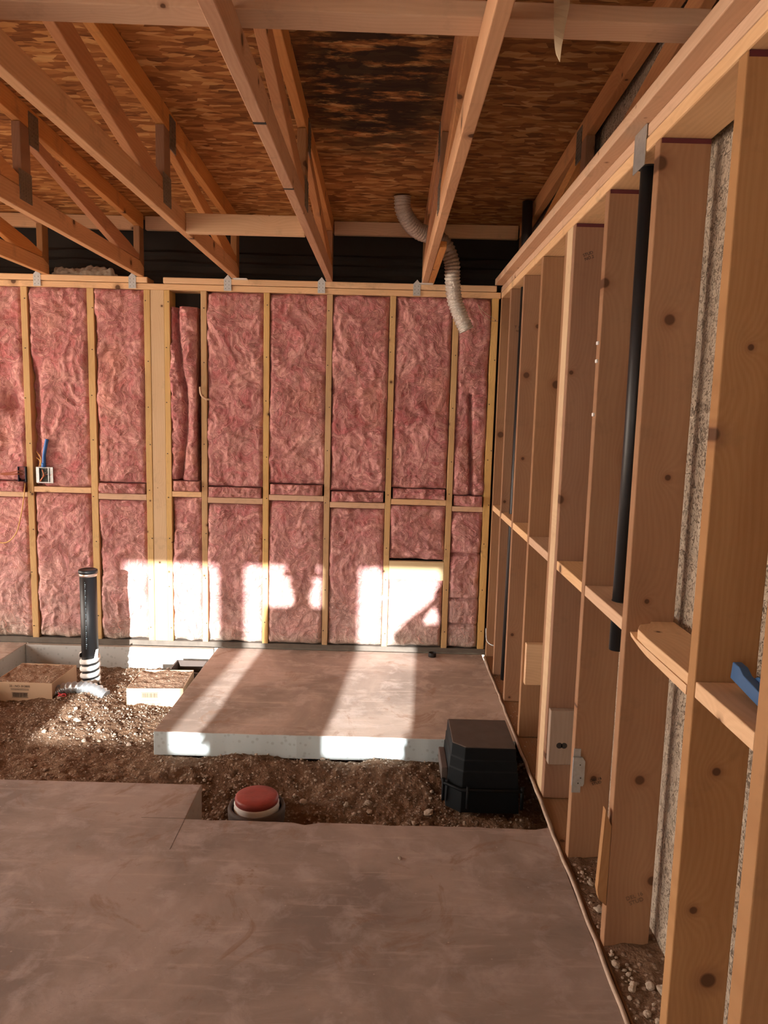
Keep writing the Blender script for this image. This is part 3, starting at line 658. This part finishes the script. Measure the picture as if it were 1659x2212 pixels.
bm = BM(); stone(bm, (-.62, -2.38, .004), .008, 900); tag(obj('pebble', bm, M_stone), 'single pale pebble on the near floor slab', 'stone')

# ------------------------------------------------------------------ black valve box
t = thing('plastic_box', 'black moulded plastic utility box with a dusty top standing in the dirt', 'box', (-.22, -1.58, -.14))
def rb_poly(x0, x1, y0, y1, c):  # octagon-ish: front left corner cut
    return [(x0, y1), (x1, y1), (x1, y0), (x0+c, y0), (x0, y0+c*.9)]
lv = [(-.16, .032), (-.035, .020), (-.034, .020), (.128, 0.0)]
bm = BM(); prev = None
def ring_(z, g, c=.055): return [bm.verts.new((x, y, z)) for x, y in rb_poly(-.372-g, -.088+g, -1.725-g, -1.41+g*.3, c+g*.4)]
A = ring_(-.17, .022); B = ring_(.02, .012); B2 = ring_(.024, .009); Cc = ring_(.070, .006); C2 = ring_(.074, .003); D = ring_(.128, 0)
seq = [A, B, B2, Cc, C2, D]
for P, Q in zip(seq, seq[1:]):
    for i in range(5): bm.faces.new([P[i], P[(i+1) % 5], Q[(i+1) % 5], Q[i]])
bm.faces.new(A); bm.faces.new(D[::-1]); obj('body', bm, M_box, t, None, .006)
bm = BM(); add_prism(bm, rb_poly(-.370, -.090, -1.722, -1.413, .054), 2, .126, .1325); obj('dusty_top', bm, M_boxtop, t, None, .003)
bm = BM(); p = rb_poly(-.372-.035, -.088+.03, -1.725-.035, -1.42, .075)
path = [Vector((x, y, -.055)) for x, y in (p[0], p[4], p[3], p[2])]; add_tube(bm, path, .008, 8)
for x, y in ((p[3][0]+.03, p[3][1]-.004), (p[2][0]-.0, p[2][1]), (p[4][0], p[4][1])): add_tube(bm, [(x, y, -.14), (x, y, -.035)], .0075, 8)
obj('rim', bm, M_box, t)
box('flange', (-.415, -.385, -1.66, -1.44, -.06, .0), M_ring, t, .004)
# ------------------------------------------------------------------ red test plug
t = thing('floor_drain', 'red capped drain stub wrapped in white tape inside a brown ring', 'drain', (-1.25, -1.76, -.24))
bm = BM(); lathe(bm, [(.096, -.135), (.0975, -.118), (.095, -.108), (.088, -.104), (.05, -.103), (.0001, -.104)], -1.25, -1.76); obj('red_cap', bm, M_red, t)
bm = BM(); lathe(bm, [(.09, -.215), (.099, -.175), (.102, -.16), (.098, -.150), (.101, -.138), (.094, -.13)], -1.25, -1.76); obj('white_wrap', bm, M_foam, t)
bm = BM(); lathe(bm, [(.124, -.24), (.129, -.165), (.124, -.150), (.114, -.150), (.110, -.165), (.110, -.24)], -1.25, -1.76); obj('ring', bm, M_ring, t)
# ------------------------------------------------------------------ standpipe
t = thing('standpipe', 'tall black plastic standpipe with spiral white wrap at its base', 'pipe', (-2.515, -.45, -.14))
bm = BM(); lathe(bm, [(.050, -.15), (.050, .60)], -2.515, -.45); pp = obj('pipe', bm, M_abs, t)
bm = BM(); lathe(bm, [(.056, .598), (.057, .606), (.056, .616), (.05, .620), (.048, .6185), (.0001, .618)], -2.515, -.45); obj('cap', bm, M_abs, t)
bm = BM(); lathe(bm, [(.0505, .578), (.0535, .579), (.0535, .596), (.0505, .597)], -2.515, -.45); obj('band', bm, M_cu if 0 else plain('steel_band', (.6, .45, .38), .35, .7), t)
bm = BM()
def band(bm, z0, z1, turns, w, r):
    N = 90; L = []
    for i in range(N+1):
        u = i/N; a = u*turns*2*math.pi; z = z0+(z1-z0)*u
        rr = r*(1+.05*noise.noise(Vector((a*1.5, z*20, 0)))); hw = w*(.5+.12*noise.noise(Vector((a*2, 3, 3))))
        L.append([bm.verts.new((-2.515+q*math.cos(a), -.45+q*math.sin(a), z+dz)) for q, dz in ((.0505, -hw), (rr, -hw*.8), (rr+.003, 0), (rr, hw*.8), (.0505, hw))])
    for i in range(N):
        for k in range(4): bm.faces.new([L[i][k], L[i+1][k], L[i+1][k+1], L[i][k+1]]).smooth = True
band(bm, -.12, .085, 4.6, .030, .060); obj('spiral_wrap', bm, M_foam, t)
bm = BM(); add_prism(bm, [(-2.478, .06), (-2.452, .075), (-2.448, .13), (-2.462, .125)], 1, -.49, -.486); obj('torn_flap', bm, M_foam, t)
bm = BM()
for k in range(34):
    z = .13+k*.0125; add_box(bm, -2.518, -2.516+.002*(k % 3), -.5006, -.4995, z, z+.007)
obj('print', bm, M_inkb, pp)['kind'] = 'stuff'
bm = BM(); pts = smooth_path([(-2.66, -.60, -.11), (-2.60, -.60, -.085), (-2.5, -.61, -.075), (-2.42, -.62, -.08), (-2.35, -.64, -.11)], 12)
add_tube(bm, pts, [.034+.005*math.sin(i*1.5) for i in range(len(pts))], 20); tag(obj('foil_duct', bm, plain('white_silver_wrap', (.40, .43, .45), .3, .6, .3, 40)), 'short silver ribbed wrap half buried at the foot of the standpipe', 'duct')
bm = BM(); pts = [Vector((-2.60+random.uniform(-.03, .03), -.665+random.uniform(-.012, .012), -.10+random.uniform(-.02, .012))) for _ in range(12)]; add_tube(bm, smooth_path(pts, 3), .004, 5); tag(obj('red_scrap', bm, M_ragr), 'crumpled red scrap in front of the silver wrap', 'scrap')
# ------------------------------------------------------------------ cardboard boxes
def carton(x, y, rz, w, d, label, flip):
    t = thing('cardboard_box', label, 'box', (x, y, -.15), 'dirt filled cardboard boxes')
    z0, z1, th = -.155, -.03, .004
    bm = BM(); add_box(bm, x-w/2, x+w/2, y-d/2, y-d/2+th, z0, z1); add_box(bm, x-w/2, x+w/2, y+d/2-th, y+d/2, z0, z1)
    add_box(bm, x-w/2, x-w/2+th, y-d/2+th, y+d/2-th, z0, z1); add_box(bm, x+w/2-th, x+w/2, y-d/2+th, y+d/2-th, z0, z1)
    add_box(bm, x-w/2, x+w/2, y-d/2, y+d/2, z0-.003, z0)
    ct = obj('carton', bm, M_card, t, None, .001)
    bm = BM(); R = []
    for j in range(41):
        row = []
        for i in range(41):
            X = x-w/2+th+(w-2*th)*i/40; Y = y-d/2+th+(d-2*th)*j/40; p = Vector((X, Y, 0)); row.append(bm.verts.new((X, Y, -.034+.012*noise.fractal(p*12, .9, 2, 4)+.003*noise.noise(p*70))))
        R.append(row)
    for j in range(40):
        for i in range(40): bm.faces.new([R[j][i], R[j][i+1], R[j+1][i+1], R[j+1][i]]).smooth = True
    obj('dirt_fill', bm, dirt('box_dirt', (.27, .17, .11), (.36, .24, .17), (.55, .43, .33)), t)['kind'] = 'stuff'
    yf = y-d/2-.0008; s = -1 if flip else 1; cz = -.09; cx = x+(.0 if not flip else -.03) - (0 if flip else .02)
    rot = (math.pi/2, math.pi if flip else 0, 0)
    text('25 - NO. 013805', .018, (cx, yf, cz+s*.030), rot, M_ink, ct, 'lettering')
    bm = BM(); rn = random.Random(4)
    for k in range(4): add_box(bm, cx-.055, cx+.055, yf-.0003, yf, cz+s*(.022-.0035*k)-.0005, cz+s*(.022-.0035*k)+.0003)
    for zz in (cz-s*.004, cz-s*.034): add_box(bm, cx-.05, cx+.05, yf-.0003, yf, zz-.0009, zz+.0009)
    xx = cx-.046
    while xx < cx+.045: w_ = rn.choice((.0008, .0016, .0024)); add_box(bm, xx, xx+w_, yf-.0003, yf, min(cz-s*.006, cz-s*.031), max(cz-s*.006, cz-s*.031)); xx += w_+rn.choice((.0012, .002))
    obj('barcode', bm, M_ink, ct)
    t.rotation_euler = (0, 0, rz); return t
carton(-2.828, -.50, -.03, .35, .33, 'dirt filled cardboard box with upright printing at the left edge', False)
carton(-2.045, -.545, .06, .33, .32, 'dirt filled cardboard box with upside down printing beside the raised slab', True)
t = thing('wooden_form', 'low dark rimmed tray behind the upside down printed box', 'tray', (-1.96, -.23, -.13))
bm = BM(); add_box(bm, -2.06, -1.85, -.16, -.15, -.14, -.045); add_box(bm, -2.06, -2.05, -.31, -.15, -.14, -.045); add_box(bm, -1.86, -1.85, -.31, -.15, -.14, -.045); add_box(bm, -2.06, -1.85, -.32, -.31, -.14, -.07); obj('frame', bm, M_ring, t)
# ring on the slab
bm = BM(); lathe(bm, [(.019, .001), (.026, .001), (.026, .028), (.022, .028), (.019, .026), (.019, .001)], -.365, -.075); tag(obj('rubber_ring', bm, M_black), 'small black ring standing on the raised slab near the pink wall', 'ring')
# ------------------------------------------------------------------ flexible duct
P = smooth_path([(-.655, -.47, 2.84), (-.650, -.46, 2.77), (-.61, -.42, 2.71), (-.55, -.36, 2.675), (-.47, -.30, 2.665), (-.395, -.26, 2.63), (-.345, -.25, 2.53), (-.335, -.24, 2.42), (-.315, -.22, 2.31), (-.275, -.22, 2.21), (-.235, -.22, 2.13)], 22)
bm = BM(); rn = random.Random(2)
add_tube(bm, P, [.046+.0038*math.sin(i*1.55)+.002*noise.noise(Vector((i*.3, 0, 0))) for i in range(len(P))], 28, False)
tag(obj('flexible_duct', bm, M_foil), 'ribbed silver flexible duct hanging from the roof in front of the pink wall', 'duct')
# loose wires at top right corner of pink wall
bm = BM()
add_tube(bm, smooth_path([(-.15, -.01, 2.32), (-.11, -.03, 2.27), (-.06, -.03, 2.24), (-.02, -.02, 2.215)]), .0016, 6); add_tube(bm, smooth_path([(-.15, -.01, 2.32), (-.12, -.05, 2.25), (-.07, -.05, 2.215), (-.02, -.02, 2.213)]), .0016, 6)
tag(obj('loose_wire', bm, plain('tan_wire', (.55, .42, .28))), 'pair of thin tan wires beside the end of the silver duct', 'wire')
bm = BM()
V = []
for k in range(14):
    z = 2.61-.165*k/13; w = .017*(1-.75*(k/13)**3); x = -.340+.004*math.sin(k*.4)+.008*k/13; V.append([bm.verts.new((x-w, -3.065+.006*math.sin(k*.5), z)), bm.verts.new((x+w, -3.072+.004*math.sin(k), z-(.02 if k == 13 else 0)))])
for a, b in zip(V, V[1:]): bm.faces.new([a[0], a[1], b[1], b[0]])
o = obj('paper_strip', bm, M_tape); md = o.modifiers.new('s', 'SOLIDIFY'); md.thickness = .0012; tag(o, 'pale paper strip dangling from the flat brace at the top', 'strip')
# ------------------------------------------------------------------ electrical
t = thing('metal_junction_box', 'grey metal junction box with a raised ring, right of the stud', 'electrical box', (-2.96, 0, 1.095))
bm = BM(); zc, xc = 1.148, -2.962
def frame(bm, x0, x1, z0, z1, tx, y0, y1):
    add_box(bm, x0, x0+tx, y0, y1, z0, z1); add_box(bm, x1-tx, x1, y0, y1, z0, z1); add_box(bm, x0+tx, x1-tx, y0, y1, z0, z0+tx*.4); add_box(bm, x0+tx, x1-tx, y0, y1, z1-tx*.4, z1)
frame(bm, -3.018, -2.906, 1.096, 1.202, .022, -.012, -.009); frame(bm, -3.000, -2.93, 1.102, 1.197, .006, -.02, -.0125); obj('cover', bm, M_galv, t, None, .001)
box('back', (-3.015, -2.91, -.0085, .03, 1.098, 1.2), plain('box_inside', (.05, .06, .055), .6, .3), t)
bm = BM(); add_tube(bm, smooth_path([(-2.985, -.015, 1.11), (-2.965, -.02, 1.15), (-2.975, -.015, 1.185)]), .004, 6); add_tube(bm, smooth_path([(-2.99, -.015, 1.108), (-2.972, -.022, 1.13), (-2.955, -.015, 1.15)]), .005, 6); obj('wires', bm, M_cu, t)
t = thing('plastic_outlet_box', 'dark blue plastic outlet box with copper wires, left of the stud', 'electrical box', (-3.108, 0, 1.098))
bm = BM(); frame(bm, -3.14, -3.087, 1.098, 1.2, .004, -.014, .04); add_box(bm, -3.137, -3.09, .03, .034, 1.1, 1.198); obj('box', bm, M_dkbl, t)
bm = BM()
for k, (dz, ex) in enumerate(((.02, -3.26), (.012, -3.24), (-.005, -3.22), (.0, -3.25))):
    add_tube(bm, smooth_path([(-3.10, .02, 1.15+dz), (-3.13, -.02, 1.155+dz), (-3.18, -.03, 1.15+dz*.6), (ex, -.035, 1.145+dz*.4)]), .0022, 6)
obj('wires', bm, M_cu, t)
bm = BM(); add_tube(bm, smooth_path([(-2.965, -.01, 1.212), (-2.955, -.025, 1.28), (-2.94, -.03, 1.345), (-2.935, -.02, 1.385)]), .011, 12); add_tube(bm, [(-2.968, -.01, 1.202), (-2.965, -.012, 1.23)], .014, 12)
tag(obj('blue_conduit', bm, M_blue), 'blue flexible conduit entering the grey metal box from above', 'conduit')
bm = BM(); add_tube(bm, smooth_path([(-3.03, .03, 1.30), (-2.995, .01, 1.26), (-2.99, .0, 1.205)]), .0035, 8); add_tube(bm, smooth_path([(-3.03, .03, 1.26), (-3.0, .01, 1.24), (-3.0, .0, 1.205)]), .0035, 8); tag(obj('cable', bm, M_yel), 'yellow cables rising from the grey metal box beside the stud', 'cable')
bm = BM(); add_tube(bm, smooth_path([(-3.09, -.02, 1.09), (-3.10, -.03, .98), (-3.115, -.04, .88), (-3.15, -.045, .76), (-3.22, -.05, .695), (-3.33, -.05, .71)]), .0035, 8); tag(obj('cable', bm, M_yel), 'yellow cable looping down the pink batt at the left edge', 'cable')
bm = BM(); add_tube(bm, [(-.694, .0, .378), (-.694, -.006, .378)], .023, 24); add_tube(bm, [(-.694, -.006, .378), (-.694, -.0075, .378)], .004, 8)
tag(obj('plastic_disc', bm, M_white), 'round white plastic disc nailed to a pink wall stud', 'disc')
bm = BM(); add_tube(bm, smooth_path([(-1.93, -.015, 1.75), (-1.92, -.025, 1.70), (-1.89, -.03, 1.675), (-1.86, -.02, 1.672)]), .007, 6); tag(obj('paper_curl', bm, plain('tan_paper', (.6, .42, .28))), 'curled tan tuft hanging over a stud at left centre', 'scrap')
# strap in the corner
bm = BM(); add_tube(bm, smooth_path([(-.008, -.05, .20), (-.006, -.09, .13), (.02, -.13, .11), (.05, -.15, .11)]), .004, 6); tag(obj('metal_strap', bm, M_galv), 'bent perforated strap at the foot of the corner', 'strap')

# ------------------------------------------------------------------ people behind the camera (their shadows fall on the wall)
def skin(name, verts, edges, rads, m, parent, sub=2, root=0):
    me = bpy.data.meshes.new(name); me.from_pydata([tuple(Vector(v)-WL[parent.name]) for v in verts], edges, []); me.materials.append(m)
    o = bpy.data.objects.new(name, me); C.objects.link(o); o.parent = parent
    md = o.modifiers.new('skin', 'SKIN')
    for sv, r in zip(me.skin_vertices[0].data, rads): sv.radius = (r, r) if not isinstance(r, tuple) else r
    me.skin_vertices[0].data[root].use_root = True; md.use_smooth_shade = True
    s = o.modifiers.new('sub', 'SUBSURF'); s.levels = sub; s.render_levels = sub; return o
def person(x, y, s, label, elbows, hands, hat):
    t = thing('person', label, 'person', (x, y, 0))
    P = lambda a, b, c: (x+a*s, y+b*s, c*s)
    v = [P(0, 0, .95), P(0, 0, 1.15), P(0, 0, 1.35), P(0, 0, 1.47), P(0, .02, 1.54), P(0, .02, 1.60), P(0, .03, 1.70)]
    r = [(.15, .11), (.135, .10), (.16, .11), (.07, .07), (.052, .055), (.078, .09), (.078, .085)]; r = [tuple(q*s for q in w) for w in r]
    e = [(0, 1), (1, 2), (2, 3), (3, 4), (4, 5), (5, 6)]
    for sg, el, ha in ((-1, elbows[0], hands[0]), (1, elbows[1], hands[1])):
        n = len(v); v += [P(sg*.18, 0, 1.43), el, ha]; r += [.062*s, .042*s, .028*s]; e += [(2, n), (n, n+1), (n+1, n+2)]
        # palm and fingers
        d = (Vector(ha)-Vector(el)).normalized(); side = d.cross(Vector((0, 1, 0))).normalized(); pn = side.cross(d)
        pal = Vector(ha)+d*.07*s; k = len(v); v.append(tuple(pal)); r.append(.022*s); e.append((n+2, k))
        for f in range(4):
            q = pal+side*(f-1.5)*.02*s; L = (.07, .08, .075, .058)[f]*s; k2 = len(v)
            v += [tuple(q+d*.015*s), tuple(q+d*L*.6+pn*.01), tuple(q+d*L*.85+pn*.03)]; r += [.0095*s, .0085*s, .007*s]; e += [(k, k2), (k2, k2+1), (k2+1, k2+2)]
        k2 = len(v); v += [tuple(Vector(ha)+d*.03*s-side*.03*s), tuple(Vector(ha)+d*.07*s-side*.055*s)]; r += [.012*s, .009*s]; e += [(n+2, k2), (k2, k2+1)]
    for sg in (-1, 1):
        n = len(v); v += [P(sg*.10, 0, .88), P(sg*.11, .01, .50), P(sg*.12, -.01, .09), P(sg*.13, .15, .04)]; r += [.095*s, .06*s, .042*s, .04*s]; e += [(0, n), (n, n+1), (n+1, n+2), (n+2, n+3)]
    skin('body', v, e, r, M_skin, t)
    # clothes
    g = lambda q, k: tuple(z*k for z in q)
    vs = [P(0, 0, .92), P(0, 0, 1.15), P(0, 0, 1.36), P(0, 0, 1.45)]; rs = [(.185, .13), (.18, .125), (.20, .13), (.10, .085)]; rs = [g(q, s) for q in rs]; es = [(0, 1), (1, 2), (2, 3)]
    for sg, el, ha in ((-1, elbows[0], hands[0]), (1, elbows[1], hands[1])):
        n = len(vs); mid = Vector(el).lerp(Vector(ha), .75); vs += [P(sg*.19, 0, 1.43), el, tuple(mid)]; rs += [.08*s, .06*s, .046*s]; es += [(2, n), (n, n+1), (n+1, n+2)]
    skin('shirt', vs, es, rs, M_shirt, t)
    vt = [P(0, 0, .93)]; rt_ = [(.155*s, .12*s)]; et = []
    for sg in (-1, 1):
        n = len(vt); vt += [P(sg*.10, 0, .86), P(sg*.11, .01, .50), P(sg*.12, -.01, .10)]; rt_ += [.108*s, .08*s, .066*s]; et += [(0, n), (n, n+1), (n+1, n+2)]
    skin('trousers', vt, et, rt_, M_jean, t)
    for sg in (-1, 1): skin('boot', [P(sg*.12, -.03, .055), P(sg*.125, .07, .05), P(sg*.13, .18, .04)], [(0, 1), (1, 2)], [.052*s, .048*s, .04*s], M_boot, t, 1)
    hz_ = 1.66
    if hat:
        bm = BM(); c = P(0, .02, 1.70); lathe(bm, [(.125*s, c[2]-.012), (.122*s, c[2]), (.10*s, c[2]+.006), (.095*s, c[2]+.06), (.07*s, c[2]+.10), (.0001, c[2]+.11)], c[0], c[1]); obj('hat', bm, M_hat, t)
    else:
        bm = BM(); st = bmesh.ops.create_icosphere(bm, subdivisions=3, radius=.098*s); c = Vector(P(0, .01, 1.70))
        for w in bm.verts: w.co = Vector((w.co.x*.85, w.co.y*1.0, w.co.z*.95)) + c
        obj('hair', bm, M_hair, t)
    # face
    hc = Vector(P(0, .02, 1.63))
    for sg in (-1, 1):
        bm = BM(); bmesh.ops.create_icosphere(bm, subdivisions=2, radius=.012*s)
        for w in bm.verts: w.co += hc+Vector((sg*.03*s, .075*s, .02*s))
        obj('eye', bm, M_white, t)
        bm = BM(); bmesh.ops.create_icosphere(bm, subdivisions=2, radius=.02*s)
        for w in bm.verts: w.co = Vector((w.co.x*.4, w.co.y*.7, w.co.z*1.4))+hc+Vector((sg*.073*s, 0, 0))
        obj('ear', bm, M_skin, t)
    bm = BM(); add_prism(bm, [(hc.x-.012*s, hc.z-.03*s), (hc.x+.012*s, hc.z-.03*s), (hc.x, hc.z+.015*s)], 1, hc.y+.07*s, hc.y+.10*s); obj('nose', bm, M_skin, t, None, .003)
    box('mouth', (hc.x-.022*s, hc.x+.022*s, hc.y+.07*s, hc.y+.082*s, hc.z-.055*s, hc.z-.048*s), M_ragr, t, .001)
    return t
# photographer just behind the camera
px, py = -.735, -5.35
person(px, py, .99, 'person in grey shirt standing behind the camera, raising a phone', ((-1.05, -5.22, 1.33), (-.46, -5.22, 1.22)), ((-.79, -5.03, 1.56), (-.62, -5.03, 1.52)), False)
t = thing('phone', 'dark phone held up by the person behind the camera', 'phone', (CX, -4.965, 1.53)); box('body', (CX-.038, CX+.038, -4.970, -4.961, 1.53, 1.69), M_abs, t, .003); box('screen', (CX-.035, CX+.035, -4.9712, -4.9702, 1.535, 1.685), M_ink, t, 0)
person(-1.70, -5.25, 1.05, 'person in brimmed hat and grey shirt standing left behind the camera', ((-1.90, -5.23, 1.18), (-1.50, -5.23, 1.18)), ((-1.89, -5.12, .93), (-1.51, -5.12, .93)), True)
